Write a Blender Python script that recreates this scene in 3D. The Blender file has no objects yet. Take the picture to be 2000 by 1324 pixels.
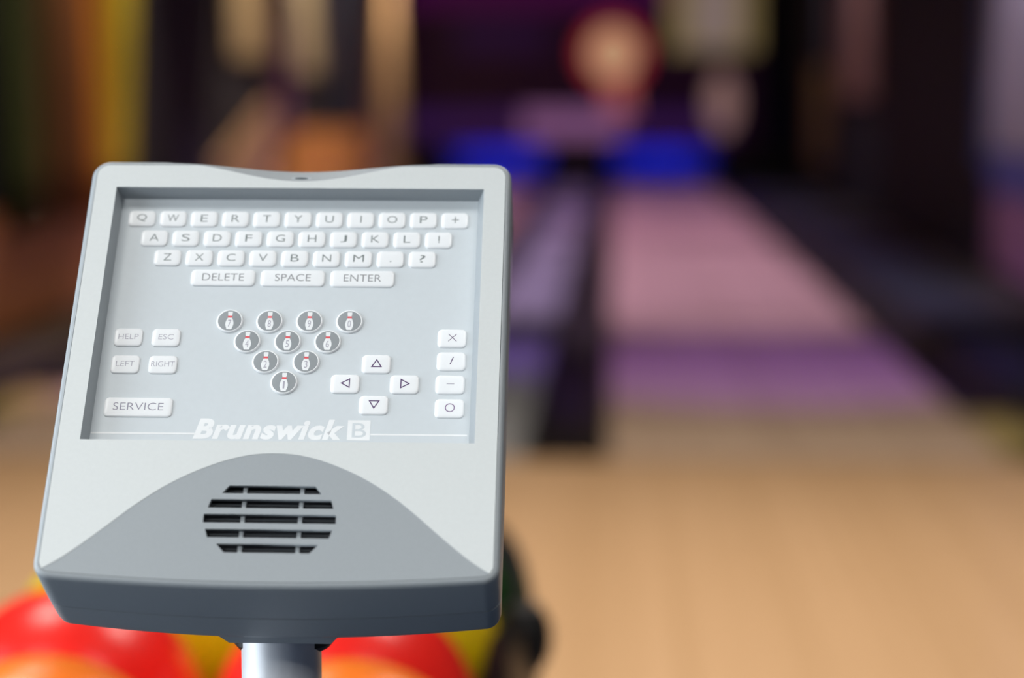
import bpy, bmesh, math, random
from mathutils import Vector, Matrix, Euler
random.seed(7)
R = math.radians
sc = bpy.context.scene
COL = sc.collection

# ---------------------------------------------------------------- camera
CAM_POS = Vector((0.0, 0.0, 0.975))
cam_right = Vector((0.9988665, 0.04759945, 0.0))
cam_up = Vector((-0.00538716, 0.1130487, 0.99357484))
cam_fwd = Vector((-0.04729362, 0.99244863, -0.11317699))
cd = bpy.data.cameras.new('camera')
cam = bpy.data.objects.new('camera', cd)
COL.objects.link(cam)
m = Matrix.Identity(4)
for i in range(3):
    m[i][0] = cam_right[i]; m[i][1] = cam_up[i]; m[i][2] = -cam_fwd[i]; m[i][3] = CAM_POS[i]
cam.matrix_world = m
cd.sensor_width = 36.0
cd.sensor_fit = 'HORIZONTAL'
cd.lens = 75.06
cd.clip_start = 0.02
cd.clip_end = 200
cd.dof.use_dof = True
cd.dof.focus_distance = 1.008
cd.dof.aperture_fstop = 3.1
cd.dof.aperture_blades = 0
sc.camera = cam

# ---------------------------------------------------------------- world, exposure
w = bpy.data.worlds.new('world')
sc.world = w
w.use_nodes = True
w.node_tree.nodes['Background'].inputs[0].default_value = (0.5, 0.6, 0.8, 1)
w.node_tree.nodes['Background'].inputs[1].default_value = 0.015
sc.view_settings.view_transform = 'Standard'
sc.view_settings.look = 'None'
sc.view_settings.gamma = 1.0
sc.view_settings.use_curve_mapping = False
sc.view_settings.exposure = 0.2

# ---------------------------------------------------------------- large lights
def area_light(name, loc, target, size, size_y, power, color, spread=180):
    l = bpy.data.lights.new(name, 'AREA')
    l.shape = 'RECTANGLE'; l.size = size; l.size_y = size_y
    l.energy = power; l.color = color; l.spread = R(spread)
    o = bpy.data.objects.new(name, l); COL.objects.link(o)
    o.location = loc
    o.rotation_euler = (Vector(target) - Vector(loc)).to_track_quat('-Z', 'Y').to_euler()
    return o
def spot_light(name, loc, target, power, color, angle, blend=0.6, radius=0.06):
    l = bpy.data.lights.new(name, 'SPOT')
    l.energy = power; l.color = color; l.spot_size = R(angle); l.spot_blend = blend; l.shadow_soft_size = radius
    o = bpy.data.objects.new(name, l); COL.objects.link(o)
    o.location = loc
    o.rotation_euler = (Vector(target) - Vector(loc)).to_track_quat('-Z', 'Y').to_euler()
    return o
# daylight entering by the tall window beside the players' area
area_light('daylight_side_window', (-2.34, 0.6, 1.2), (0.0, 0.7, 1.0), 2.2, 2.2, 52, (0.84, 0.93, 1.0))
# white ceiling panels over the seats and the approach (the fixtures are built further down)
PANELS = [(-1.35, -1.6, 38), (0.75, -1.6, 35), (-1.35, 0.5, 9), (0.75, 0.5, 7), (-1.35, 2.9, 17), (0.75, 2.9, 17), (-1.35, 4.6, 15), (0.75, 4.6, 17)]
for px_, py_, pw in PANELS:
    area_light('ceiling_panel_light', (px_, py_, 2.94), (px_, py_, 0), 0.56, 0.56, pw, (0.97, 0.97, 0.95) if py_ < 1 else (1.0, 0.90, 0.82), 125)
# coloured wash lamps over the lanes
WASH = []
for lx in (0.53, -1.30):
    for ly, pw, c in ((7.5, 170, (0.34, 0.13, 1.0)), (10.0, 230, (0.76, 0.53, 1.0)), (12.2, 240, (0.77, 0.53, 1.0)),
                      (14.6, 230, (0.77, 0.49, 1.0)), (17.2, 210, (0.75, 0.45, 1.0)), (20.0, 150, (0.55, 0.34, 1.0)), (22.4, 25, (0.35, 0.22, 1.0))):
        WASH.append((lx, ly))
        spot_light('lane_wash_light', (lx, ly - 0.2, 2.86), (lx, ly + 0.15, 0), pw, c, 46 if ly < 8 else 62)
# warm fill spots added to brighten the drape wall; no known lamps there
WARM_FILL = []
for y_, pw in ((7.6, 120), (8.9, 120), (10.4, 190), (13.8, 200), (16.4, 260), (18.8, 240), (22.2, 330)):
    WARM_FILL.append((-1.75, y_))
    spot_light('wall_fill_spot', (-1.75, y_, 2.86), (-2.42, y_, 0.9 if y_ < 20 else 0.6), pw, (1.0, 0.80, 0.55), 62)
COOL = []
for y_, pw in ((10.6, 110), (17.6, 70), (20.6, 50)):
    COOL.append((1.45, y_))
    spot_light('wall_fill_spot', (1.45, y_, 2.86), (2.02, y_, 1.0), pw, (0.85, 0.8, 1.0), 55)
# blue lamps inside the pits, behind the masking board
for lx in (0.53, -1.30):
    area_light('pit_light', (lx, 24.2, 0.50), (lx, 24.72, 0.15), 0.9, 0.08, 2.4, (0.005, 0.03, 1.0))

# ---------------------------------------------------------------- helpers
MATS = {}
def mat(name, color, rough=0.5, metal=0.0, var=0.05, scale=30.0, emit=None, estr=0.0, coat=0.0, bump=0.0, spec=0.5, stretch=None):
    """procedural principled material: noise-driven colour variation, optional fine bump"""
    if name in MATS:
        return MATS[name]
    mt = bpy.data.materials.new(name); mt.use_nodes = True
    nt = mt.node_tree; b = nt.nodes['Principled BSDF']
    tc = nt.nodes.new('ShaderNodeTexCoord')
    mp = nt.nodes.new('ShaderNodeMapping')
    if stretch: mp.inputs['Scale'].default_value = stretch
    nz = nt.nodes.new('ShaderNodeTexNoise'); nz.inputs['Scale'].default_value = scale; nz.inputs['Detail'].default_value = 3
    nt.links.new(tc.outputs['Object'], mp.inputs['Vector']); nt.links.new(mp.outputs['Vector'], nz.inputs['Vector'])
    rp = nt.nodes.new('ShaderNodeValToRGB')
    rp.color_ramp.elements[0].position = 0.3; rp.color_ramp.elements[1].position = 0.7
    rp.color_ramp.elements[0].color = tuple(max(0, c * (1 - var)) for c in color) + (1,)
    rp.color_ramp.elements[1].color = tuple(min(1, c * (1 + var)) for c in color) + (1,)
    nt.links.new(nz.outputs['Fac'], rp.inputs['Fac'])
    nt.links.new(rp.outputs['Color'], b.inputs['Base Color'])
    b.inputs['Roughness'].default_value = rough
    b.inputs['Metallic'].default_value = metal
    b.inputs['Specular IOR Level'].default_value = spec
    b.inputs['Coat Weight'].default_value = coat
    if emit:
        b.inputs['Emission Color'].default_value = tuple(emit) + (1,)
        b.inputs['Emission Strength'].default_value = estr
    if bump:
        bp = nt.nodes.new('ShaderNodeBump'); bp.inputs['Strength'].default_value = bump; bp.inputs['Distance'].default_value = 0.002
        nt.links.new(nz.outputs['Fac'], bp.inputs['Height']); nt.links.new(bp.outputs['Normal'], b.inputs['Normal'])
    MATS[name] = mt
    return mt

def wood(name, c1, c2, board, rough, coat=0.0, spec=0.5):
    """narrow boards running along Y, each with its own tone, plus long grain"""
    mt = bpy.data.materials.new(name); mt.use_nodes = True
    nt = mt.node_tree; b = nt.nodes['Principled BSDF']
    tc = nt.nodes.new('ShaderNodeTexCoord'); sp = nt.nodes.new('ShaderNodeSeparateXYZ')
    nt.links.new(tc.outputs['Object'], sp.inputs[0])
    dv = nt.nodes.new('ShaderNodeMath'); dv.operation = 'DIVIDE'; dv.inputs[1].default_value = board
    fl = nt.nodes.new('ShaderNodeMath'); fl.operation = 'FLOOR'
    nt.links.new(sp.outputs['X'], dv.inputs[0]); nt.links.new(dv.outputs[0], fl.inputs[0])
    wn = nt.nodes.new('ShaderNodeTexWhiteNoise'); wn.noise_dimensions = '1D'; nt.links.new(fl.outputs[0], wn.inputs['W'])
    mp = nt.nodes.new('ShaderNodeMapping'); mp.inputs['Scale'].default_value = (60, 1.2, 1)
    nz = nt.nodes.new('ShaderNodeTexNoise'); nz.inputs['Scale'].default_value = 1.0; nz.inputs['Detail'].default_value = 5
    nt.links.new(tc.outputs['Object'], mp.inputs['Vector']); nt.links.new(mp.outputs['Vector'], nz.inputs['Vector'])
    ad = nt.nodes.new('ShaderNodeMath'); ad.operation = 'ADD'
    ml = nt.nodes.new('ShaderNodeMath'); ml.operation = 'MULTIPLY'; ml.inputs[1].default_value = 0.5
    nt.links.new(wn.outputs['Value'], ad.inputs[0]); nt.links.new(nz.outputs['Fac'], ad.inputs[1]); nt.links.new(ad.outputs[0], ml.inputs[0])
    rp = nt.nodes.new('ShaderNodeValToRGB')
    rp.color_ramp.elements[0].position = 0.1; rp.color_ramp.elements[1].position = 0.9
    rp.color_ramp.elements[0].color = tuple(c1) + (1,); rp.color_ramp.elements[1].color = tuple(c2) + (1,)
    nt.links.new(ml.outputs[0], rp.inputs['Fac']); nt.links.new(rp.outputs['Color'], b.inputs['Base Color'])
    b.inputs['Specular IOR Level'].default_value = spec; b.inputs['Roughness'].default_value = rough; b.inputs['Coat Weight'].default_value = coat
    MATS[name] = mt
    return mt

def link(o, parent=None):
    COL.objects.link(o)
    if parent is not None: o.parent = parent
    return o
def mesh_obj(name, verts, faces, material, parent=None, smooth=False):
    me = bpy.data.meshes.new(name); me.from_pydata([tuple(v) for v in verts], [], faces)
    bm = bmesh.new(); bm.from_mesh(me); bmesh.ops.recalc_face_normals(bm, faces=bm.faces); bm.to_mesh(me); bm.free()
    me.materials.append(material)
    if smooth:
        for p in me.polygons: p.use_smooth = True
    return link(bpy.data.objects.new(name, me), parent)
def bm_obj(name, bm, material, parent=None, smooth=False, angle=None):
    me = bpy.data.meshes.new(name); bm.to_mesh(me); bm.free(); me.materials.append(material)
    if smooth:
        for p in me.polygons: p.use_smooth = True
        if angle: me.set_sharp_from_angle(angle=R(angle))
    return link(bpy.data.objects.new(name, me), parent)
def box(name, lo, hi, material, parent=None, bevel=0.0, seg=2):
    bm = bmesh.new(); bmesh.ops.create_cube(bm, size=1)
    for v in bm.verts:
        for i in range(3):
            v.co[i] = lo[i] if v.co[i] < 0 else hi[i]
    if bevel:
        bmesh.ops.bevel(bm, geom=list(bm.edges), offset=bevel, segments=seg, affect='EDGES', profile=0.5)
    return bm_obj(name, bm, material, parent, smooth=bool(bevel), angle=40)
def empty(name, loc=(0, 0, 0)):
    o = bpy.data.objects.new(name, None); o.location = loc; o.empty_display_size = 0.05
    return link(o)
def tag(o, label=None, cat=None, group=None, kind=None):
    if label: o['label'] = label
    if cat: o['category'] = cat
    if group: o['group'] = group
    if kind: o['kind'] = kind
    return o
def lathe(name, prof, material, parent=None, seg=32, loc=(0, 0, 0)):
    vs, fs = [], []
    n = len(prof)
    for k in range(seg):
        a = 2 * math.pi * k / seg
        for r_, z_ in prof: vs.append((r_ * math.cos(a) + loc[0], r_ * math.sin(a) + loc[1], z_ + loc[2]))
    for k in range(seg):
        k2 = (k + 1) % seg
        for j in range(n - 1): fs.append((k * n + j, k2 * n + j, k2 * n + j + 1, k * n + j + 1))
    o = mesh_obj(name, vs, fs, material, parent, smooth=True)
    o.data.set_sharp_from_angle(angle=R(35))
    return o
def tube(name, pts, rx, rz, material, parent=None, seg=12, closed_ends=True):
    """sweep an ellipse (rx across, rz up) along a path in plan"""
    vs, fs = [], []
    n = len(pts)
    for i, p in enumerate(pts):
        a = Vector(pts[max(i - 1, 0)]); b = Vector(pts[min(i + 1, n - 1)])
        t = (b - a).normalized(); s = t.cross(Vector((0, 0, 1)))
        if s.length < 1e-4: s = Vector((1, 0, 0))
        s.normalize(); u = s.cross(t)
        for k in range(seg):
            th = 2 * math.pi * k / seg
            vs.append(Vector(p) + s * rx * math.cos(th) + u * rz * math.sin(th))
    for i in range(n - 1):
        for k in range(seg):
            k2 = (k + 1) % seg
            fs.append((i * seg + k, i * seg + k2, (i + 1) * seg + k2, (i + 1) * seg + k))
    if closed_ends:
        fs.append(tuple(range(seg))); fs.append(tuple((n - 1) * seg + k for k in range(seg)))
    o = mesh_obj(name, vs, fs, material, parent, smooth=True)
    o.data.set_sharp_from_angle(angle=R(50))
    return o
def eval_mesh(curve_obj):
    dg = bpy.context.evaluated_depsgraph_get(); dg.update()
    me = bpy.data.meshes.new_from_object(curve_obj.evaluated_get(dg))
    bpy.data.objects.remove(curve_obj)
    return me
def poly_plate(name, loops, thick, material, parent=None, z_top=0.0):
    """flat plate with holes: the first loop is the outline, the others are cut out"""
    cu = bpy.data.curves.new(name, 'CURVE'); cu.dimensions = '2D'; cu.fill_mode = 'BOTH'; cu.extrude = thick / 2
    for lp in loops:
        s = cu.splines.new('POLY'); s.points.add(len(lp) - 1); s.use_cyclic_u = True
        for p, q in zip(s.points, lp): p.co = (q[0], q[1], 0, 1)
    co = bpy.data.objects.new(name, cu); COL.objects.link(co)
    me = eval_mesh(co)
    for v in me.vertices: v.co.z += z_top - thick / 2
    me.materials.clear(); me.materials.append(material)
    return link(bpy.data.objects.new(name, me), parent)
def text_mesh(name, s, material, width=None, height=None, bold=0.0, shear=0.0, spacing=1.0):
    cu = bpy.data.curves.new(name, 'FONT'); cu.body = s; cu.size = 1.0; cu.offset = bold; cu.shear = shear; cu.fill_mode = 'FRONT'
    cu.resolution_u = 4; cu.space_character = spacing
    co = bpy.data.objects.new(name, cu); COL.objects.link(co)
    me = eval_mesh(co)
    xs = [v.co.x for v in me.vertices]; ys = [v.co.y for v in me.vertices]
    w0, h0 = max(xs) - min(xs), max(ys) - min(ys)
    cx, cy = (max(xs) + min(xs)) / 2, (max(ys) + min(ys)) / 2
    sy = height / h0 if height else None
    sx = width / w0 if width else sy
    if sy is None: sy = sx
    for v in me.vertices:
        v.co.x = (v.co.x - cx) * sx; v.co.y = (v.co.y - cy) * sy; v.co.z = 0
    me.materials.clear(); me.materials.append(material)
    return me

# ---------------------------------------------------------------- materials
m_white = mat('white_plastic', (0.67, 0.70, 0.695), 0.45, var=0.012, scale=500, bump=0.02)
m_grey = mat('grey_plastic', (0.335, 0.365, 0.385), 0.42, var=0.015, scale=500, bump=0.03)
m_panel = mat('keypad_membrane', (0.64, 0.69, 0.72), 0.35, var=0.01, scale=300)
m_key = mat('key_white', (0.90, 0.92, 0.935), 0.32, var=0.008, scale=200)
m_print = mat('legend_grey', (0.17, 0.20, 0.20), 0.5)
m_print_soft = mat('legend_soft', (0.42, 0.41, 0.48), 0.5)
m_print_violet = mat('legend_violet', (0.09, 0.04, 0.14), 0.5)
m_disc = mat('button_grey', (0.30, 0.325, 0.34), 0.4, var=0.02, scale=300)
m_red = mat('pin_red', (0.80, 0.10, 0.12), 0.4)
m_slot = mat('speaker_dark', (0.012, 0.015, 0.022), 0.7, var=0.3, scale=900)
m_logo = mat('logo_white', (0.86, 0.88, 0.89), 0.4)
m_steel = mat('brushed_steel', (0.90, 0.92, 0.95), 0.48, 0.5, var=0.04, scale=40, stretch=(6, 6, 0.6))
m_black = mat('black_plastic', (0.014, 0.013, 0.012), 0.4, var=0.2)
m_darkbrown = mat('dark_brown_panel', (0.035, 0.026, 0.02), 0.5, var=0.2)
m_approach = wood('approach_wood', (0.55, 0.335, 0.165), (0.68, 0.43, 0.23), 0.028, 0.42, 0.1)
m_lane = wood('lane_maple', (0.53, 0.37, 0.25), (0.68, 0.49, 0.34), 0.027, 0.5, 0.0, 0.2)
m_deck = wood('pin_deck_wood', (0.50, 0.40, 0.32), (0.60, 0.50, 0.40), 0.027, 0.4, 0.0, 0.3)
m_gutter = mat('gutter_dark', (0.022, 0.018, 0.014), 0.45, var=0.3, scale=6)
m_cap = mat('capping_grey', (0.28, 0.28, 0.27), 0.35, var=0.08, scale=5)
m_capdark = mat('ledge_slate', (0.022, 0.025, 0.032), 0.5, var=0.15, scale=4)
m_ledge = mat('ledge_brown', (0.04, 0.03, 0.02), 0.5, var=0.15, scale=4)
m_wall = mat('wall_navy', (0.005, 0.006, 0.018), 0.8, var=0.2, scale=2)
m_carpet = mat('carpet_dark', (0.017, 0.029, 0.053), 0.95, var=0.4, scale=120, bump=0.3)
m_ceil = mat('ceiling_dark', (0.03, 0.03, 0.035), 0.9, var=0.1, scale=3)
m_backwall = mat('wall_grey', (0.05, 0.05, 0.06), 0.85, var=0.05, scale=3)
m_frame = mat('window_frame', (0.35, 0.35, 0.36), 0.5)
m_sky = mat('window_daylight', (0.8, 0.87, 0.95), 0.3, emit=(0.86, 0.93, 1.0), estr=2.0)
m_diff = mat('light_diffuser', (0.9, 0.9, 0.88), 0.5, emit=(1, 0.97, 0.92), estr=3.0)
m_can = mat('lamp_housing', (0.02, 0.02, 0.022), 0.5)

# ---------------------------------------------------------------- the hall
LX0, LX1 = -0.01, 1.065          # lane beside the slate ledge
MX0, MX1 = -1.83, -0.775         # lane beside the drape wall
FOUL = 5.68
XL, XR = -2.42, 2.02
def struct(o): return tag(o, kind='structure')
struct(box('floor', (XL - 0.3, -2.6, -0.25), (XR + 0.3, FOUL, 0.0), m_approach))
struct(box('floor_lane_bed', (XL - 0.3, FOUL, -0.35), (XR + 0.3, 25.6, -0.14), m_gutter))
cp = struct(box('floor_carpet', (XL, -2.6, 0.0), (XR, 2.75, 0.012), m_carpet))  # unseen; extended forward and tinted blue to cut warm bounce onto the console
struct(box('ceiling', (XL - 0.3, -2.7, 3.0), (XR + 0.3, 25.6, 3.15), m_ceil))
struct(box('wall_left', (XL - 0.2, -2.6, -0.35), (XL, 25.4, 3.0), m_wall))
struct(box('wall_right', (XR, -2.6, -0.35), (XR + 0.2, 25.4, 3.0), m_wall))
struct(box('wall_far', (XL, 25.2, -0.35), (XR, 25.4, 3.0), m_black))
struct(box('wall_back', (XL, -2.7, 0.0), (XR, -2.6, 3.0), m_backwall))
def window(name, axis, at, a0, a1, z0, z1, n):
    w_ = struct(empty(name, (0, 0, 0)))
    def bx(nm, a_, b_, za, zb, d0, d1, mt):
        if axis == 'y': return box(nm, (a_, at + d0, za), (b_, at + d1, zb), mt, w_)
        return box(nm, (at + d0, a_, za), (at + d1, b_, zb), mt, w_)
    t = 0.05
    bx('window_frame', a0, a1, z0, z0 + t, 0, 0.05, m_frame); bx('window_frame', a0, a1, z1 - t, z1, 0, 0.05, m_frame)
    bx('window_frame', a0, a0 + t, z0 + t, z1 - t, 0, 0.05, m_frame); bx('window_frame', a1 - t, a1, z0 + t, z1 - t, 0, 0.05, m_frame)
    st = (a1 - a0 - t) / n
    for k in range(n):
        bx('window_pane', a0 + t + k * st, a0 + (k + 1) * st, z0 + t, z1 - t, 0.002, 0.012, m_sky)
        if k: bx('mullion', a0 + k * st, a0 + k * st + t, z0 + t, z1 - t, 0, 0.045, m_frame)
    return w_
window('window_1', 'x', XL, -0.6, 1.8, 0.06, 2.4, 3)

def ceiling_panel(x, y):
    t = empty('ceiling_light', (x, y, 3.0))
    tag(t, 'square white ceiling light panel over the wooden approach', 'ceiling light', 'light panels over the approach')
    for a in ((-0.31, -0.31, 0.31, -0.285), (-0.31, 0.285, 0.31, 0.31), (-0.31, -0.285, -0.285, 0.285), (0.285, -0.285, 0.31, 0.285)):
        box('frame', (a[0], a[1], -0.05), (a[2], a[3], 0.002), m_frame, t)
    box('diffuser', (-0.286, -0.286, -0.035), (0.286, 0.286, 0.002), m_diff, t)
for p in PANELS: ceiling_panel(p[0], p[1])
def can(x, y, label, group):
    t = empty('spot_lamp', (x, y, 3.0)); tag(t, label, 'spotlight', group)
    lathe('housing', [(0.075, -0.10), (0.085, -0.10), (0.085, 0.002), (0.0, 0.002)], m_can, t, 20)
    lathe('reflector', [(0.0, -0.02), (0.05, -0.03), (0.075, -0.10)], m_steel, t, 20)
for p in WASH: can(p[0], p[1] - 0.2, 'black round lamp under the ceiling above the lanes', 'wash lamps above the lanes')
for p in WARM_FILL: can(p[0], p[1], 'black added fill lamp under the ceiling beside the drape wall', 'added fill lamps beside the drape wall')
for p in COOL: can(p[0], p[1], 'black downlight under the ceiling above the slate ledge', 'downlights above the slate ledge')

# ---------------------------------------------------------------- lanes
def gutter(name, x0, x1, y0, y1, parent, n=10):
    vs, fs = [], []
    r_ = (x1 - x0) / 2; cx = (x0 + x1) / 2
    for y in (y0, y1):
        for k in range(n + 1):
            a = math.pi * k / n
            vs.append((cx - r_ * math.cos(a), y, -0.09 * math.sin(a) - 0.002))
    m_ = n + 1
    for k in range(n): fs.append((k, k + 1, m_ + k + 1, m_ + k))
    return mesh_obj(name, vs, fs, m_gutter, parent, smooth=True)
m_arrow = mat('lane_arrow_dark', (0.10, 0.04, 0.02), 0.3)
def lane(x0, x1, label, plate_side):
    t = empty('bowling_lane', ((x0 + x1) / 2, FOUL, 0)); hw = (x1 - x0) / 2
    tag(t, label, 'bowling lane')
    box('lane_surface', (-hw, 0.03, -0.14), (hw, 17.6, 0.0), m_lane, t)
    box('pin_deck', (-hw, 17.6, -0.14), (hw, 18.9, 0.0), m_deck, t)
    box('foul_line', (-hw, 0.0, -0.14), (hw, 0.03, 0.0), m_black, t)
    for k in range(7):
        ax = (k - 3) * hw / 4; ay = 4.75 - abs(k - 3) * 0.28
        mesh_obj('arrow', [(ax - 0.016, ay - 0.15, 0.0006), (ax + 0.016, ay - 0.15, 0.0006), (ax, ay, 0.0006), (ax - 0.016, ay - 0.15, -0.003), (ax + 0.016, ay - 0.15, -0.003), (ax, ay, -0.003)],
                 [(0, 1, 2), (5, 4, 3), (0, 3, 4, 1), (1, 4, 5, 2), (2, 5, 3, 0)], m_arrow, t)
    for sgn in (-1, 1):
        a = sorted((sgn * hw, sgn * (hw + 0.232)))
        g = gutter('gutter', a[0], a[1], 0.0, 18.02, t)
        if sgn == plate_side:
            c = sgn * (hw + 0.116)
            m_pl = mat('gutter_plate_tan', (0.50, 0.37, 0.13), 0.5, var=0.1)
            y0_ = 0.62 if sgn > 0 else 1.05
            box('gutter_plate', (c - 0.085, y0_, -0.10), (c + 0.085, y0_ + 0.45, -0.02), m_pl, g, 0.01)
    return t
lane(LX0, LX1, 'pink-lit maple bowling lane beside the slate-grey ledge', 1)
lane(MX0, MX1, 'maple bowling lane beside the wall hung with coloured drapes', -1)
cx0, cx1 = MX1 + 0.232, LX0 - 0.232
tag(box('division_capping', (cx0, FOUL, -0.14), (cx1, 23.7, 0.035), m_cap, None, 0.012), 'pale grey capping strip running between the two bowling lanes', 'lane divider')
tag(box('slate_ledge', (LX1 + 0.232, FOUL - 0.3, -0.14), (1.76, 23.7, 0.03), m_capdark, None, 0.01), 'slate-blue flat ledge running along the gutter', 'ledge')
tag(box('brown_ledge', (1.765, FOUL - 0.3, -0.14), (XR - 0.0015, 23.7, 0.045), m_ledge, None, 0.01), 'dark brown ledge running along the foot of the dark wall', 'ledge')
tag(box('side_ledge', (XL + 0.0015, FOUL - 0.3, -0.14), (MX0 - 0.232, 23.7, 0.02), m_darkbrown, None, 0.01), 'dark narrow ledge at the foot of the drape wall', 'ledge')

# ---------------------------------------------------------------- pin end
def emis(name, c, s): return mat(name, tuple(min(1, v) for v in c), 0.6, emit=c, estr=s, var=0.05, scale=4)  # glow put into the paint to set its brightness; nothing lights it from behind
mk = empty('masking_unit', (0, 24.0, 0))
tag(mk, 'dark masking board with glow added to its coloured shapes above the pits', 'masking board')
m_mask = mat('masking_dark', (0.02, 0.006, 0.02), 0.5, emit=(0.40, 0.05, 0.40), estr=0.009, var=0.1, scale=3)  # faint glow added to the board colour as well
box('board', (-2.36, 0.0, 0.40), (1.60, 0.06, 2.75), m_mask, mk)
box('purple_strip', (-2.33, -0.025, 0.50), (1.30, 0.0, 0.80), emis('mask_purple', (0.04, 0.010, 0.085), 0.45), mk)
box('magenta_strip', (-2.33, -0.025, 1.92), (0.70, 0.0, 2.40), emis('mask_magenta', (0.07, 0.004, 0.065), 0.36), mk)
box('violet_patch', (-1.75, -0.028, 1.45), (-0.75, 0.0, 1.80), emis('mask_violet', (0.025, 0.006, 0.045), 0.35), mk)
box('mauve_block', (-1.02, -0.05, 0.50), (0.10, 0.0, 0.82), emis('mask_mauve', (0.18, 0.075, 0.18), 0.8), mk)
def disc(name, cx, cz, rx, rz, d0, d1, mt, parent, n=40):
    vs = [(cx + rx * math.cos(2 * math.pi * k / n), d, cz + rz * math.sin(2 * math.pi * k / n)) for d in (d0, d1) for k in range(n)]
    fs = [tuple(range(n)), tuple(range(2 * n - 1, n - 1, -1))] + [(k, (k + 1) % n, n + (k + 1) % n, n + k) for k in range(n)]
    return mesh_obj(name, vs, fs, mt, parent)
disc('red_disc', -0.02, 1.44, 0.385, 0.385, -0.04, 0.0, emis('mask_red', (0.26, 0.015, 0.025), 0.85), mk)
disc('cream_disc', -0.02, 1.44, 0.25, 0.27, -0.06, -0.03, emis('mask_cream', (0.44, 0.27, 0.15), 0.9), mk)
mesh_obj('neck', [(x, y, z) for y in (-0.05, 0.0) for x, z in ((-0.12, 0.80), (0.22, 0.80), (0.19, 1.12), (-0.07, 1.12))],
         [(0, 1, 2, 3), (7, 6, 5, 4), (0, 4, 5, 1), (1, 5, 6, 2), (2, 6, 7, 3), (3, 7, 4, 0)], emis('mask_coral', (0.32, 0.085, 0.075), 0.8), mk)
box('olive_block', (0.60, -0.045, 1.46), (1.57, 0.0, 2.35), emis('mask_olive', (0.17, 0.125, 0.05), 0.75), mk)
box('grey_block', (0.84, -0.06, 1.52), (1.36, -0.04, 2.30), emis('mask_grey', (0.21, 0.155, 0.14), 0.75), mk)
disc('rose_oval', 1.20, 0.90, 0.16, 0.34, -0.05, 0.0, emis('mask_rose', (0.23, 0.13, 0.12), 0.8), mk)
for nm, lab, x0, x1 in (('kickback', 'black partition wall between the two pits', MX1 + 0.04, LX0 - 0.04),
                        ('kickback', 'black partition wall of the pit beside the slate ledge', LX1 + 0.04, XR - 0.0015),
                        ('kickback', 'black partition wall of the pit beside the drape wall', XL + 0.0015, MX0 - 0.04)):
    t = tag(box(nm, (x0, 23.715, -0.14), (x1, 25.19, 0.395), m_black, None, 0.0), lab, 'partition')
m_curt = mat('pit_curtain_cloth', (0.55, 0.6, 0.75), 0.9, var=0.1, scale=6)
for x0, x1, lab in ((MX0 - 0.035, MX1 + 0.035, 'blue-lit pit curtain behind the lane at the drape wall'), (LX0 - 0.035, LX1 + 0.035, 'blue-lit pit curtain behind the lane at the slate ledge')):
    vs, fs = [], []; n = 36
    for z in (-0.12, 0.66):
        for k in range(n + 1):
            vs.append((x0 + (x1 - x0) * k / n, 24.72 + 0.02 * math.sin(k * 1.1), z))
    for k in range(n): fs.append((k, k + 1, n + 2 + k, n + 1 + k))
    o = mesh_obj('pit_curtain', vs, fs, m_curt, None, smooth=True)
    sm = o.modifiers.new('thick', 'SOLIDIFY'); sm.thickness = 0.012
    tag(o, lab, 'curtain')

# ---------------------------------------------------------------- drapes and panels on the walls
def drape(name, label, y0, y1, z0, z1, color, folds, taper=0.0, x=XL):
    vs, fs = [], []; n = folds * 8; mz = 10
    for j in range(mz + 1):
        f = j / mz; z = z1 + (z0 - z1) * f
        for k in range(n + 1):
            u = k / n
            yy = y0 + (y1 - y0) * u - taper * f * f * u
            vs.append((x + 0.06 + 0.035 * math.sin(2 * math.pi * folds * u + 0.6 * f), yy, z))
    for j in range(mz):
        for k in range(n):
            a = j * (n + 1) + k
            fs.append((a, a + 1, a + n + 2, a + n + 1))
    o = mesh_obj(name, vs, fs, mat(name + '_' + '%d' % int(y0 * 100), color, 0.85, var=0.15, scale=3, stretch=(1, 1, 0.3)), None, smooth=True)
    sm = o.modifiers.new('thick', 'SOLIDIFY'); sm.thickness = 0.008
    tag(o, label, 'drape', None)
    return o
drape('wall_drape', 'dark green drape hanging on the wall beside the brown drape', 8.2, 8.6, 0.45, 2.8, (0.025, 0.04, 0.004), 3)
drape('wall_drape', 'dark brown drape hanging between the green and the russet drape', 8.6, 9.1, 0.45, 2.8, (0.10, 0.045, 0.006), 3)
drape('wall_drape', 'russet drape hanging on the wall beside the orange drape', 9.1, 9.5, 0.45, 2.8, (0.20, 0.065, 0.02), 3)
drape('wall_drape', 'orange drape hanging between the russet and the mustard drape', 9.5, 9.8, 0.45, 2.8, (0.46, 0.17, 0.003), 2)
drape('wall_drape', 'mustard yellow drape pulled in at its foot', 9.8, 10.55, 0.45, 2.8, (0.42, 0.34, 0.0005), 4, 0.35)
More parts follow.
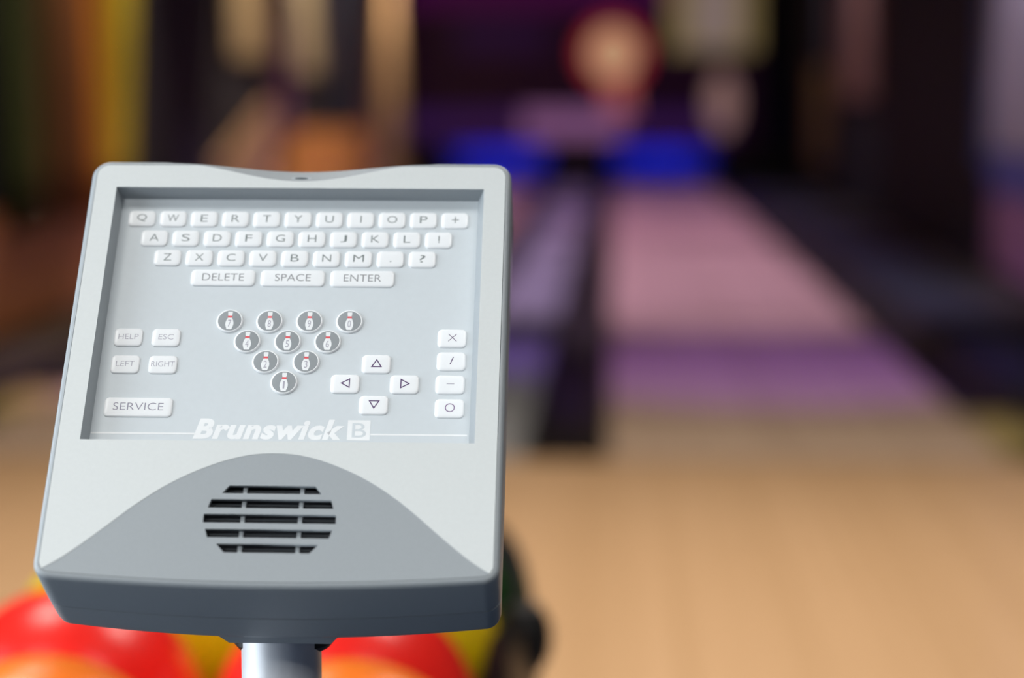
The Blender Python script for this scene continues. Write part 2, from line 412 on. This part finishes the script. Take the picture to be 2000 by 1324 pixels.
def wpanel(name, label, cat, x, y0, y1, z0, z1, color, th=0.04, slant=0.0, frame=None):
    """board mounted on a side wall; slant lowers the near end of its top edge"""
    sx = 1 if x < 0 else -1
    t = empty(name, (x + sx * 0.0015, (y0 + y1) / 2, z0)); tag(t, label, cat)
    h = (y1 - y0) / 2; H = z1 - z0
    vs = [(sx * d, y, z) for d in (0.0, th) for y, z in ((-h, 0), (h, 0), (h, H), (-h, H - slant))]
    mesh_obj('board', vs, [(0, 1, 2, 3), (7, 6, 5, 4), (0, 4, 5, 1), (1, 5, 6, 2), (2, 6, 7, 3), (3, 7, 4, 0)],
             mat(name + '_%d' % int(abs(y0 * 100)), color, 0.6, var=0.12, scale=2.5), t)
    fm = mat('trim_' + name + '_%d' % int(abs(y0 * 100)), frame or tuple(c * 0.5 for c in color), 0.5)
    for a, b in (((-h - 0.03, -0.02), (-h, H - slant + 0.02)), ((h, -0.02), (h + 0.03, H + 0.02))):
        xs = sorted((0.0, sx * (th + 0.012)))
        box('trim', (xs[0], a[0], a[1]), (xs[1], b[0], b[1]), fm, t)
    return t
wpanel('wainscot_panel', 'red-brown wooden wainscot panel under the coloured drapes', 'wall panel', XL, 6.1, 10.6, 0.05, 0.52, (0.30, 0.11, 0.035))
wpanel('wainscot_panel', 'tan wainscot panel with a sloping top under the beige boards', 'wall panel', XL, 12.75, 14.9, 0.05, 0.95, (0.50, 0.32, 0.19), slant=0.40)
wpanel('wainscot_panel', 'orange-brown wainscot panel beside the tall tan column', 'wall panel', XL, 15.2, 20.6, 0.05, 0.70, (0.80, 0.36, 0.08))
wpanel('wall_board', 'beige board on the wall beside the purple banner', 'wall board', XL, 13.3, 14.75, 1.22, 2.4, (0.36, 0.28, 0.17), slant=-0.1)
wpanel('wall_board', 'grey-beige board on the wall beside the navy banner', 'wall board', XL, 15.95, 17.9, 1.15, 2.4, (0.33, 0.28, 0.20))
wpanel('wall_banner', 'narrow purple banner hanging between two beige boards', 'banner', XL, 14.95, 15.75, 0.62, 2.2, (0.20, 0.07, 0.22))
wpanel('wall_banner', 'navy banner hanging on the wall beside the tan column', 'banner', XL, 18.15, 20.2, 0.68, 2.4, (0.008, 0.014, 0.04))
col = empty('wall_column', (XL, 22.2, 0.02)); tag(col, 'tall tan wooden column on the drape wall beside the masking board', 'column')
box('shaft', (-0.002, -1.6, 0.0), (0.10, 1.35, 2.7), mat('column_tan', (0.50, 0.33, 0.20), 0.6, var=0.1, scale=2), col, 0.02)
box('plinth', (-0.002, -1.65, 0.0), (0.12, 1.4, 0.16), mat('column_plinth', (0.40, 0.24, 0.12), 0.6), col, 0.01)
wpanel('wall_board', 'narrow olive-brown board near the far corner of the dark wall', 'wall board', XR, 19.9, 21.8, 0.32, 1.25, (0.22, 0.14, 0.03))
wpanel('wall_board', 'dusky pink board on the dark wall above the brown ledge', 'wall board', XR, 16.6, 19.2, 0.95, 2.3, (0.30, 0.16, 0.13))
dp = wpanel('display_panel', 'tall lavender display panel with a blue edge on the dark wall', 'display panel', XR, 9.6, 11.45, 0.70, 2.3, (0.40, 0.36, 0.42), frame=(0.02, 0.10, 0.30))
box('blue_band', (-0.05, -0.925, -0.22), (0.0, 0.8, -0.02), mat('display_blue', (0.08, 0.10, 0.40), 0.5), dp)
box('pink_band', (-0.05, -0.925, -0.62), (0.0, 0.75, -0.24), mat('display_pink', (0.42, 0.18, 0.36), 0.5), dp)

box('blue_edge', (-0.045, 0.96, -0.1), (0.0, 1.16, 1.65), mat('display_edge_blue', (0.005, 0.10, 0.34), 0.5), dp)

# ---------------------------------------------------------------- ball return with balls
rk = empty('ball_return', (-0.32, 1.95, 0)); tag(rk, 'black ball return rack with a rounded hood holding coloured balls', 'ball rack')
def rl(x, y, z): return (x + 0.32, y - 1.95, z)
box('tray', rl(-0.555, 1.27, 0.325), rl(-0.085, 2.45, 0.362), m_black, rk, 0.012)
box('pedestal', rl(-0.50, 1.55, 0.012), rl(-0.10, 2.42, 0.33), m_darkbrown, rk, 0.02)
for x, y1_ in ((-0.550, 2.14), (-0.095, 1.82)):
    tube('rim', [rl(x, 1.28 + (y1_ - 1.28) * k / 8, 0.375) for k in range(9)], 0.012, 0.022, m_black, rk)
hood = [rl(x, y, 0.415) for x, y in ((-0.100, 1.80), (-0.090, 1.86), (-0.084, 1.92), (-0.084, 2.0), (-0.090, 2.08), (-0.099, 2.16), (-0.113, 2.24), (-0.14, 2.33), (-0.18, 2.40), (-0.23, 2.44), (-0.30, 2.45),
        (-0.38, 2.44), (-0.44, 2.41), (-0.49, 2.35), (-0.525, 2.28), (-0.545, 2.20), (-0.552, 2.12))]
tube('hood', hood, 0.015, 0.10, m_black, rk, 16)
lathe('hood_knob', [(0.0, -0.034), (0.016, -0.030), (0.024, -0.015), (0.026, 0.0), (0.024, 0.015), (0.016, 0.030), (0.0, 0.034)], m_black, rk, 20, rl(-0.080, 1.925, 0.478))
def ball_mat(name, c):
    return mat(name, c, 0.30, var=0.10, scale=9, coat=0.0, spec=0.35)
def ball(x, y, z, label, material, rot):
    t = empty('bowling_ball', (x, y, z)); tag(t, label, 'bowling ball', 'balls on the return rack')
    bm = bmesh.new(); bmesh.ops.create_uvsphere(bm, u_segments=48, v_segments=24, radius=0.108)
    s = bm_obj('shell', bm, material, t, True)
    rm = Euler(rot).to_matrix()
    for ax, ay, rr in ((0.012, 0.0, 0.012), (-0.012, 0.02, 0.012), (0.0, -0.075, 0.014)):
        d = rm @ Vector((ax, ay, 0.1)).normalized() * 0.105
        bm = bmesh.new(); bmesh.ops.create_cone(bm, cap_ends=True, segments=16, radius1=rr, radius2=rr * 0.9, depth=0.006)
        bmesh.ops.transform(bm, matrix=Matrix.Translation(d) @ d.to_track_quat('Z', 'Y').to_matrix().to_4x4(), verts=bm.verts)
        bm_obj('finger_hole', bm, m_black, s)
b_red, b_org = ball_mat('ball_red', (0.82, 0.018, 0.012)), ball_mat('ball_orange', (0.95, 0.20, 0.015))
b_yel, b_grn = ball_mat('ball_yellow', (0.72, 0.50, 0.004)), ball_mat('ball_green', (0.02, 0.16, 0.015))
ball(-0.405, 1.452, 0.472, 'orange bowling ball in front of the red ball farther from the post', b_org, (2.6, 0.3, 0.4))
ball(-0.186, 1.452, 0.472, 'orange bowling ball in front of the red ball behind the post', b_org, (2.5, -0.3, 1.4))
ball(-0.437, 1.6695, 0.472, 'red bowling ball touching the rack edge farther from the post', b_red, (2.7, 0.2, 0.2))
ball(-0.214, 1.6695, 0.472, 'red bowling ball behind the steel post', b_red, (2.8, 0.4, 2.2))
ball(-0.437, 1.8875, 0.472, 'yellow bowling ball behind the red ball farther from the post', b_yel, (2.8, 0.1, 0.9))
ball(-0.209, 1.8875, 0.472, 'yellow bowling ball between the red ball and the green ball', b_yel, (2.6, 0.4, 0.1))
ball(-0.219, 2.1055, 0.472, 'green bowling ball inside the black hood', b_grn, (2.9, 0.2, 0.3))

# ---------------------------------------------------------------- scoring console
MM = 0.001
con = empty('scoring_console', (-0.15450, 1.00618, 0.87347))
con.rotation_euler = (0.91517568, 0.00516689, 0.01480058)
tag(con, 'white and grey bowling keypad console on a steel post', 'console')
HX, TOP, BOT, BOW = 104.3, 87.2, -139.8, 4.6
def outline(nc=8, nb=28, nt=48):
    """closed outline of the housing in mm with outward normals, counter-clockwise from the lower corner"""
    pts = []
    rt, rb = 9.0, 8.0
    xb = HX - rb
    def by(x): return BOT - BOW * (1 - (x / HX) ** 2)
    for k in range(nb + 1):
        x = -xb + 2 * xb * k / nb
        pts.append((x, by(x)))
    y0 = by(xb)
    for k in range(1, nc + 1):
        a = -math.pi / 2 + math.pi / 2 * k / nc
        pts.append((xb + rb * math.cos(a), y0 + rb + rb * math.sin(a)))
    for k in range(0, 7): pts.append((HX, y0 + rb + (TOP - rt - y0 - rb) * (k + 1) / 7))
    for k in range(1, nc + 1):
        a = math.pi / 2 * k / nc
        pts.append((HX - rt + rt * math.cos(a), TOP - rt + rt * math.sin(a)))
    for k in range(1, nt):
        pts.append((HX - rt - 2 * (HX - rt) * k / nt, TOP))
    for k in range(0, nc + 1):
        a = math.pi / 2 + math.pi / 2 * k / nc
        pts.append((-HX + rt + rt * math.cos(a), TOP - rt + rt * math.sin(a)))
    for k in range(0, 7): pts.append((-HX, TOP - rt - (TOP - rt - y0 - rb) * (k + 1) / 7))
    for k in range(1, nc):
        a = math.pi + math.pi / 2 * k / nc
        pts.append((-xb + rb * math.cos(a), y0 + rb + rb * math.sin(a)))
    n = len(pts); nr = []
    for i in range(n):
        ax, ay = pts[i - 1]; bx_, by_ = pts[(i + 1) % n]
        tx, ty = bx_ - ax, by_ - ay; L = math.hypot(tx, ty)
        nr.append((ty / L, -tx / L))
    return pts, nr
OUT, NRM = outline()
def yb(x):                       # lower border of the scoop at the head of the housing
    return 75.0 + 10.7 * (1 - math.cos(math.pi * min(abs(x), 66) / 66)) / 2
def ztop(x, y):
    return -0.66 * max(0.0, y - yb(x)) if y > 60 and abs(x) < 66 else 0.0
def shell(name, rings, material, parent, cap_last=False):
    """rings: (inset, z or None for the scooped head edge, drop)"""
    n = len(OUT); vs, fs = [], []
    for ins, z, drop in rings:
        for (x, y), (nx, ny) in zip(OUT, NRM):
            X, Y = x - nx * ins, y - ny * ins
            if z is not None and y < -120: Y -= 2.2 * (1 - (X / HX) ** 2) * min(1.0, max(0.0, (-z - 4) / 50))
            zz = z if z is not None else ztop(X, Y) - drop
            vs.append((X * MM, Y * MM, zz * MM))
    for j in range(len(rings) - 1):
        for k in range(n):
            k2 = (k + 1) % n
            fs.append((j * n + k, j * n + k2, (j + 1) * n + k2, (j + 1) * n + k))
    if cap_last: fs.append(tuple((len(rings) - 1) * n + k for k in range(n)))
    o = mesh_obj(name, vs, fs, material, parent, smooth=True)
    o.data.set_sharp_from_angle(angle=R(40))
    return o
DEEP = -55.0
SEAM = -31.5
shell('upper_shell', [(3.2, None, 1.2), (2.6, None, 0.0), (1.5, None, 0.22), (0.75, None, 0.75), (0.2, None, 1.6), (0.0, None, 2.6), (0.1, SEAM + 0.48, 0), (0.5, SEAM + 0.42, 0), (3.5, SEAM + 0.40, 0)], m_grey, con)
lower = shell('lower_shell', [(3.5, SEAM - 0.40, 0), (0.5, SEAM - 0.42, 0), (0.1, SEAM - 0.48, 0), (0.6, DEEP + 5, 0), (1.1, DEEP + 2, 0), (2.2, DEEP + 0.5, 0), (5, DEEP, 0)], m_grey, con, True)
# white face plate: outline with scoop and arch cut away, keypad opening as a hole
ARCH = [(-100.0, -136.2), (-93, -131.6), (-85.5, -125.6), (-75, -116.3), (-64, -106.2), (-53.4, -97.6), (-42.6, -90.4), (-31.7, -84.8), (-20.4, -80.4), (-10, -77.9), (0, -77.2)]
arch = ARCH + [(-x, y) for x, y in ARCH[-2::-1]]
# smooth the arch by Catmull-Rom
def smooth_line(p, k=5):
    o = []
    for i in range(len(p) - 1):
        a = p[max(i - 1, 0)]; b = p[i]; c = p[i + 1]; d = p[min(i + 2, len(p) - 1)]
        for s in range(k):
            t = s / k
            o.append(tuple(0.5 * (2 * b[j] + (c[j] - a[j]) * t + (2 * a[j] - 5 * b[j] + 4 * c[j] - d[j]) * t * t + (3 * b[j] - a[j] - 3 * c[j] + d[j]) * t ** 3) for j in (0, 1)))
    o.append(p[-1]); return o
arch = smooth_line(arch)
INS = 2.9
inner = [(x - nx * INS, y - ny * INS) for (x, y), (nx, ny) in zip(OUT, NRM)]
def white_loop():
    side_r = [p for p in inner if p[0] > 61.5 and p[1] > -133.5]
    side_l = [p for p in inner if p[0] < -61.5 and p[1] > -133.5]
    cres = [(61.0 - 122.0 * k / 40, min(yb(61.0 - 122.0 * k / 40), TOP - INS)) for k in range(41)]
    bottom = [p for p in arch if -100.5 < p[0] < 100.5]
    return [(-101.0, -135.6)] * 0 + bottom + side_r + cres + side_l
wl = [(x * MM, y * MM) for x, y in white_loop()]
hole = [(-91.0 * MM, -70.9 * MM), (91.0 * MM, -70.9 * MM), (91.0 * MM, 70.9 * MM), (-91.0 * MM, 70.9 * MM)]
poly_plate('face_plate', [wl, hole], 1.4 * MM, m_white, con, 0.12 * MM)
# grey arch with the loudspeaker slots
SLOTS = [(-93.8, -97.8, 19.6, 22.7), (-100.8, -105.1, 27.2, 28.5), (-108.2, -112.6, 29.9, 30.0), (-115.7, -119.9, 28.7, 27.4), (-123.0, -127.3, 23.0, 19.2)]
low = [p for p in inner if p[1] < -133.5]
low.sort(key=lambda p: p[0])
al = [(x * MM, y * MM) for x, y in ([p for p in low] + arch[::-1])]
loops = [al]
for y1_, y0_, w1, w0 in SLOTS:
    loops.append([(-w0 * MM, y0_ * MM), (w0 * MM, y0_ * MM), (w1 * MM, y1_ * MM), (-w1 * MM, y1_ * MM)])
sp = poly_plate('speaker_cover', loops, 1.8 * MM, m_grey, con, -0.02 * MM)
box('speaker_cloth', (-33 * MM, -130 * MM, -9 * MM), (33 * MM, -91 * MM, -7.5 * MM), m_slot, sp)
for y1_, y0_, w1, w0 in SLOTS:
    for x in (-12.6, 13.4):
        box('rib', ((x - 0.9) * MM, (y0_ - 1.5) * MM, -5.2 * MM), ((x + 0.9) * MM, (y1_ + 1.5) * MM, -2.6 * MM), m_grey, sp)
# inner baffle louvres behind each slot
for y1_, y0_, w1, w0 in SLOTS:
    box('louvre', (-w0 * MM, (y1_ - 1.2) * MM, -5.5 * MM), (w0 * MM, (y1_ - 0.2) * MM, -4.6 * MM), mat('louvre_dark', (0.03, 0.037, 0.045), 0.5), sp)
# grey scoop at the head
vs, fs = [], []; nx_, ny_ = 60, 8
for i in range(nx_ + 1):
    x = -63.0 + 126.0 * i / nx_
    y0_, y1_ = min(yb(x) - 0.6, TOP - 2.6), TOP - 2.6
    for j in range(ny_ + 1):
        y = y0_ + (y1_ - y0_) * j / ny_
        vs.append((x * MM, y * MM, (ztop(x, y) + (0.0 if y > yb(x) else -0.05)) * MM))
for i in range(nx_):
    for j in range(ny_):
        a = i * (ny_ + 1) + j
        fs.append((a, a + ny_ + 1, a + ny_ + 2, a + 1))
scp = mesh_obj('head_scoop', vs, fs, m_grey, con, smooth=True)
def oval(name, cx, cy, rx, ry, dz, thick, mt, parent, n=28):
    vs = []
    for t_ in (0, -thick):
        for k in range(n):
            a = 2 * math.pi * k / n
            x, y = cx + rx * math.cos(a), cy + ry * math.sin(a)
            vs.append((x * MM, y * MM, (-0.66 * (y - 75.0) + dz + t_) * MM))
    fs = [tuple(range(n)), tuple(range(2 * n - 1, n - 1, -1))] + [(k, (k + 1) % n, n + (k + 1) % n, n + k) for k in range(n)]
    return mesh_obj(name, vs, fs, mt, parent)
oval('sensor_recess', 0.3, 78.2, 9.0, 1.5, 0.10, 0.6, mat('sensor_recess_grey', (0.40, 0.44, 0.47), 0.3), scp)
oval('sensor_window', 0.0, 78.2, 3.3, 0.75, 0.18, 0.6, mat('sensor_dark', (0.01, 0.025, 0.03), 0.15), scp)
# recessed opening: four sloping walls
DP = -9.0
o4 = [(-91.0, -70.9), (91.0, -70.9), (91.0, 70.9), (-91.0, 70.9)]
i4 = [(-88.9, -70.2), (87.7, -70.2), (87.7, 69.9), (-88.9, 69.9)]
for k in range(4):
    a, b = o4[k], o4[(k + 1) % 4]; c, d = i4[(k + 1) % 4], i4[k]
    vs = [(a[0], a[1], 0.05), (b[0], b[1], 0.05), (c[0], c[1], DP - 0.6), (d[0], d[1], DP - 0.6)]
    ox, oy = (o4[k][0] + o4[(k + 1) % 4][0]) / 2, (o4[k][1] + o4[(k + 1) % 4][1]) / 2
    L = math.hypot(ox, oy); off = (ox / L * 2, oy / L * 2)
    vs += [(v[0] + off[0], v[1] + off[1], v[2] - (0.8 if v[2] > -1 else 0)) for v in vs]
    mesh_obj('bezel_wall', [tuple(q * MM for q in v) for v in vs], [(0, 1, 2, 3), (7, 6, 5, 4), (0, 4, 5, 1), (1, 5, 6, 2), (2, 6, 7, 3), (3, 7, 4, 0)], m_grey, con)
box('keypad_membrane', (-90.5 * MM, -70.8 * MM, (DP - 1.5) * MM), (90.5 * MM, 70.8 * MM, DP * MM), m_panel, con)

# keys
def rrect(w_, h_, r_, n=5):
    pts = []
    for cx, cy, a0 in ((w_ / 2 - r_, -h_ / 2 + r_, -90), (w_ / 2 - r_, h_ / 2 - r_, 0), (-w_ / 2 + r_, h_ / 2 - r_, 90), (-w_ / 2 + r_, -h_ / 2 + r_, 180)):
        for k in range(n + 1):
            a = R(a0 + 90 * k / n); pts.append((cx + r_ * math.cos(a), cy + r_ * math.sin(a)))
    return pts
KEYH = 1.0
KM = {}
def key_mesh(w_, h_, r_=2.3):
    if (w_, h_) in KM: return KM[(w_, h_)]
    rings = [(0.0, 0.0), (0.05, 0.35), (0.3, 0.62), (0.8, 0.82), (1.5, 0.94), (2.2, KEYH)]
    vs, fs = [], []
    n = None
    for ins, z in rings:
        p = rrect(w_ - 2 * ins, h_ - 2 * ins, max(r_ - ins * 0.55, 0.4)); n = len(p)
        vs += [(x * MM, y * MM, z * MM) for x, y in p]
    for j in range(len(rings) - 1):
        for k in range(n): fs.append((j * n + k, j * n + (k + 1) % n, (j + 1) * n + (k + 1) % n, (j + 1) * n + k))
    fs.append(tuple((len(rings) - 1) * n + k for k in range(n)))
    me = bpy.data.meshes.new('key'); me.from_pydata(vs, [], fs); me.materials.append(m_key)
    for p in me.polygons: p.use_smooth = True
    me.set_sharp_from_angle(angle=R(60))
    KM[(w_, h_)] = me
    return me
def key(x, y, w_, h_, text=None, tw=None, th=None, mt=None, shape=None):
    k = link(bpy.data.objects.new('key', key_mesh(w_, h_)), con); k.location = (x * MM, y * MM, DP * MM)
    if text:
        me = text_mesh('legend', text, mt or m_print, tw * MM if tw else None, th * MM if th else None, bold=-0.009)
        l = link(bpy.data.objects.new('legend', me), k); l.location = (0.1 * MM, 0.15 * MM, (KEYH + 0.03) * MM)
    if shape:
        vs, fs = shape
        l = mesh_obj('legend', [(a * MM, b * MM, (KEYH + 0.03) * MM) for a, b in vs], fs, mt or m_print_violet, k)
        l.location = (0.2 * MM, 0.2 * MM, 0)
    return k
def bars(*rects):
    vs, fs = [], []
    for q in rects:
        b = len(vs); vs += list(q); fs.append((b, b + 1, b + 2, b + 3))
    return vs, fs
def hbar(x0, x1, y0, y1): return [(x0, y0), (x1, y0), (x1, y1), (x0, y1)]
CAPW = dict(Q=4.7, W=5.5, E=3.5, R=3.9, T=3.9, Y=4.1, U=4.1, O=4.8, P=3.7, A=4.5, S=4.0, D=4.3, F=3.4, G=4.4, H=4.2, J=3.2, K=4.1, L=3.3, Z=3.9, X=4.2, C=4.4, V=4.3, B=4.0, N=4.3, M=5.2)
KW, KH = 13.4, 9.4
for i, c in enumerate('QWERTYUIOP'):
    x = -78.4 + 15.52 * i
    if c == 'I': key(x, 57.9, KW, KH, shape=bars(hbar(-0.28, 0.28, -2.05, 2.05)), mt=m_print)
    else: key(x, 57.9, KW, KH, c, CAPW[c], 4.4 if c == 'Q' else 4.1)
key(76.8, 57.9, KW, KH, shape=bars(hbar(-1.7, 1.7, -0.22, 0.22), hbar(-0.22, 0.22, 0.22, 1.8), hbar(-0.22, 0.22, -1.8, -0.22)), mt=m_print)
for i, c in enumerate('ASDFGHJKL'):
    key(-71.0 + 15.58 * i, 46.3, KW, KH, c, CAPW[c], 4.1)
key(69.2, 46.3, KW, KH, shape=bars(hbar(-0.28, 0.28, -1.0, 2.0), hbar(-0.3, 0.3, -2.0, -1.45)), mt=m_print)
for i, c in enumerate('ZXCVBNM'):
    key(-63.2 + 15.62 * i, 34.9, KW, KH, c, CAPW[c], 4.1)
key(-63.2 + 15.62 * 7, 34.9, KW, KH, shape=bars(hbar(-0.3, 0.3, -2.0, -1.4)), mt=m_print)
key(-63.2 + 15.62 * 8, 34.9, KW, KH, '?', 2.7, 4.2)
for x, s, tw in ((-34.8, 'DELETE', 20.3), (-0.8, 'SPACE', 17.4), (33.1, 'ENTER', 18.2)):
    key(x, 23.5, 31.4, 9.4, s, tw, 4.0, mat('legend_mid', (0.23, 0.24, 0.255), 0.5))
for x, y, s, tw in ((-77.1, -10.7, 'HELP', 9.6), (-59.0, -10.7, 'ESC', 7.2), (-76.9, -25.7, 'LEFT', 8.8), (-58.9, -25.7, 'RIGHT', 11.2)):
    key(x, y, 13.8, 10.0, s, tw, 2.9, m_print_soft)
key(-68.0, -48.9, 32.4, 10.4, 'SERVICE', 23.8, 4.0, mat('legend_service', (0.30, 0.29, 0.36), 0.5))
SW, SH = 13.8, 10.2
def diag(sgn, L=1.95, t=0.22):
    return [(-L, -sgn * L - t), (-L, -sgn * L + t), (L, sgn * L + t), (L, sgn * L - t)]
key(78.0, -9.8, SW, SH, shape=bars(diag(1), diag(-1)))
key(78.1, -22.5, SW, SH, shape=bars([(-0.95, -2.0), (-0.5, -2.0), (0.95, 2.0), (0.5, 2.0)]))
key(78.0, -35.2, SW, SH, shape=bars(hbar(-1.8, 1.8, -0.2, 0.2)), mt=m_print_soft)
ring_v = [(r_ * math.cos(2 * math.pi * k / 28), r_ * math.sin(2 * math.pi * k / 28)) for r_ in (2.3, 1.85) for k in range(28)]
key(78.2, -48.0, SW, SH, shape=(ring_v, [(k, (k + 1) % 28, 28 + (k + 1) % 28, 28 + k) for k in range(28)]), mt=mat('legend_round', (0.20, 0.12, 0.26), 0.5))
def tri(rot):
    vs = []
    for s in (1.0, 0.66):
        for a, b in ((-2.7, -2.1), (2.7, -2.1), (0.0, 2.5)):
            cy = -0.57
            x, y = a * s, cy + (b - cy) * s
            c_, s_ = math.cos(R(rot)), math.sin(R(rot))
            vs.append((x * c_ - y * s_, x * s_ + y * c_))
    return vs, [(0, 1, 4, 3), (1, 2, 5, 4), (2, 0, 3, 5)]
for x, y, rot in ((42.6, -24.4, 0), (28.5, -35.3, 90), (56.5, -35.3, -90), (42.6, -46.6, 180)):
    key(x, y, SW, SH, shape=tri(rot))
# round buttons with the pin emblem
PB = {}
def lathe_mesh(prof, mt, n=36):
    vs, fs = [], []
    for r_, z_ in prof:
        for k in range(n): vs.append((r_ * MM * math.cos(2 * math.pi * k / n), r_ * MM * math.sin(2 * math.pi * k / n), z_ * MM))
    for j in range(len(prof) - 1):
        for k in range(n): fs.append((j * n + k, j * n + (k + 1) % n, (j + 1) * n + (k + 1) % n, (j + 1) * n + k))
    fs.append(tuple((len(prof) - 1) * n + k for k in range(n)))
    me = bpy.data.meshes.new('pin_button'); me.from_pydata(vs, [], fs); me.materials.append(mt)
    for p in me.polygons: p.use_smooth = True
    me.set_sharp_from_angle(angle=R(40))
    return me
ring_me = lathe_mesh([(6.55, 0), (6.5, 0.4), (6.2, 0.85), (5.85, 1.0), (5.6, 0.9)], m_key)
disc_me = lathe_mesh([(5.65, 0.88), (5.6, 0.97), (5.4, 1.0)], m_disc)
PIN = [(1.05, 5.0), (1.15, 4.4), (1.1, 3.6), (0.95, 2.9), (0.9, 2.2), (1.05, 1.4), (1.6, 0.2), (1.95, -1.2), (1.95, -2.3), (1.6, -3.7), (1.15, -4.9)]
pv = [(x * MM, y * MM, 0) for x, y in PIN] + [(-x * MM, y * MM, 0) for x, y in PIN[::-1]]
pin_me = bpy.data.meshes.new('pin_emblem'); pin_me.from_pydata(pv, [], [tuple(range(len(pv)))[::-1]]); pin_me.materials.append(m_logo)
band_me = bpy.data.meshes.new('pin_band'); band_me.from_pydata([(-1.08 * MM, 1.55 * MM, 0), (1.08 * MM, 1.55 * MM, 0), (1.05 * MM, 2.6 * MM, 0), (-1.05 * MM, 2.6 * MM, 0)], [], [(0, 1, 2, 3)]); band_me.materials.append(m_red)
for s, x, y in (('7', -29.2, -1.1), ('8', -10.0, -1.1), ('9', 9.2, -1.0), ('0', 28.4, -0.9), ('4', -19.8, -12.4), ('5', -0.5, -12.3), ('6', 18.7, -12.2), ('2', -10.1, -23.6), ('3', 9.2, -23.5), ('1', -0.4, -34.8)):
    b = link(bpy.data.objects.new('pin_button', ring_me), con); b.location = (x * MM, y * MM, DP * MM)
    link(bpy.data.objects.new('button_disc', disc_me), b)
    e = link(bpy.data.objects.new('pin_emblem', pin_me), b); e.location = (0, 0, 1.03 * MM)
    e = link(bpy.data.objects.new('pin_band', band_me), b); e.location = (0, 0, 1.06 * MM)
    me = text_mesh('numeral', s, m_print_soft, (0.8 if s == '1' else 1.55) * MM, 3.9 * MM)
    e = link(bpy.data.objects.new('numeral', me), b); e.location = (0, -1.6 * MM, 1.07 * MM)
# printed maker's name, square emblem and rules
ZP = (DP + 0.05) * MM
def printed(name, me, x, y):
    o = link(bpy.data.objects.new(name, me), con); o.location = (x * MM, y * MM, ZP)
    return o
printed('brand_lettering', text_mesh('brand_lettering', 'Brunswick', m_logo, 70.5 * MM, 10.9 * MM, bold=0.045, shear=0.25, spacing=1.09), -5.6, -59.8)
def flat(name, rects, mt, z=0.0):
    vs, fs = bars(*rects)
    me = bpy.data.meshes.new(name); me.from_pydata([(a * MM, b * MM, z * MM) for a, b in vs], [], fs); me.materials.append(mt)
    return me
printed('rule', flat('rule', [hbar(-88.7, -39.8, -62.9, -62.0)], m_logo), 0, 0)
printed('rule', flat('rule', [hbar(41.9, 87.0, -62.4, -61.5)], m_logo), 0, 0)
em = printed('brand_emblem', flat('brand_emblem', [hbar(-5.3, 5.3, -5.3, 5.3)], m_logo), 36.4, -59.8)
me = text_mesh('emblem_letter', 'B', m_panel, 6.6 * MM, 7.6 * MM, bold=0.0)
e = link(bpy.data.objects.new('emblem_letter', me), em); e.location = (0.2 * MM, 0.0, 0.03 * MM)

# collar and post (upright: built in world axes, then parented without moving)
def keep_parent(o, p):
    bpy.context.view_layer.update()
    o.parent = p; o.matrix_parent_inverse = p.matrix_world.inverted()
PX, PY = -0.1585, 0.997
post = lathe('post', [(0.0192, 0.012), (0.0192, 0.80)], m_steel, None, 48, (PX, PY, 0)); keep_parent(post, con)
bp_ = lathe('post_base', [(0.0, 0.024), (0.06, 0.024), (0.085, 0.018), (0.09, 0.0)], m_black, None, 40, (PX, PY, 0)); keep_parent(bp_, con)
gk = lathe('post_notch_shade', [(0.0, 0.7105), (0.0225, 0.7105), (0.0245, 0.713), (0.0245, 0.745), (0.0, 0.745)], m_black, None, 40, (PX, PY + 0.009, 0)); keep_parent(gk, con)  # solid black ring standing in for the shaded notch around the post
# collar block on the underside, tapering towards the post
zc0, zc1 = DEEP + 0.5, DEEP - 15
vs = [(x, y, zc0) for x, y in ((-33, -141), (31, -141), (31, -50), (-33, -50))] + [(x, y, zc1) for x, y in ((-25, -141), (23, -141), (23, -60), (-25, -60))]
mesh_obj('post_collar', [tuple(q * MM for q in v) for v in vs], [(0, 1, 2, 3), (7, 6, 5, 4), (0, 4, 5, 1), (1, 5, 6, 2), (2, 6, 7, 3), (3, 7, 4, 0)], m_grey, con)
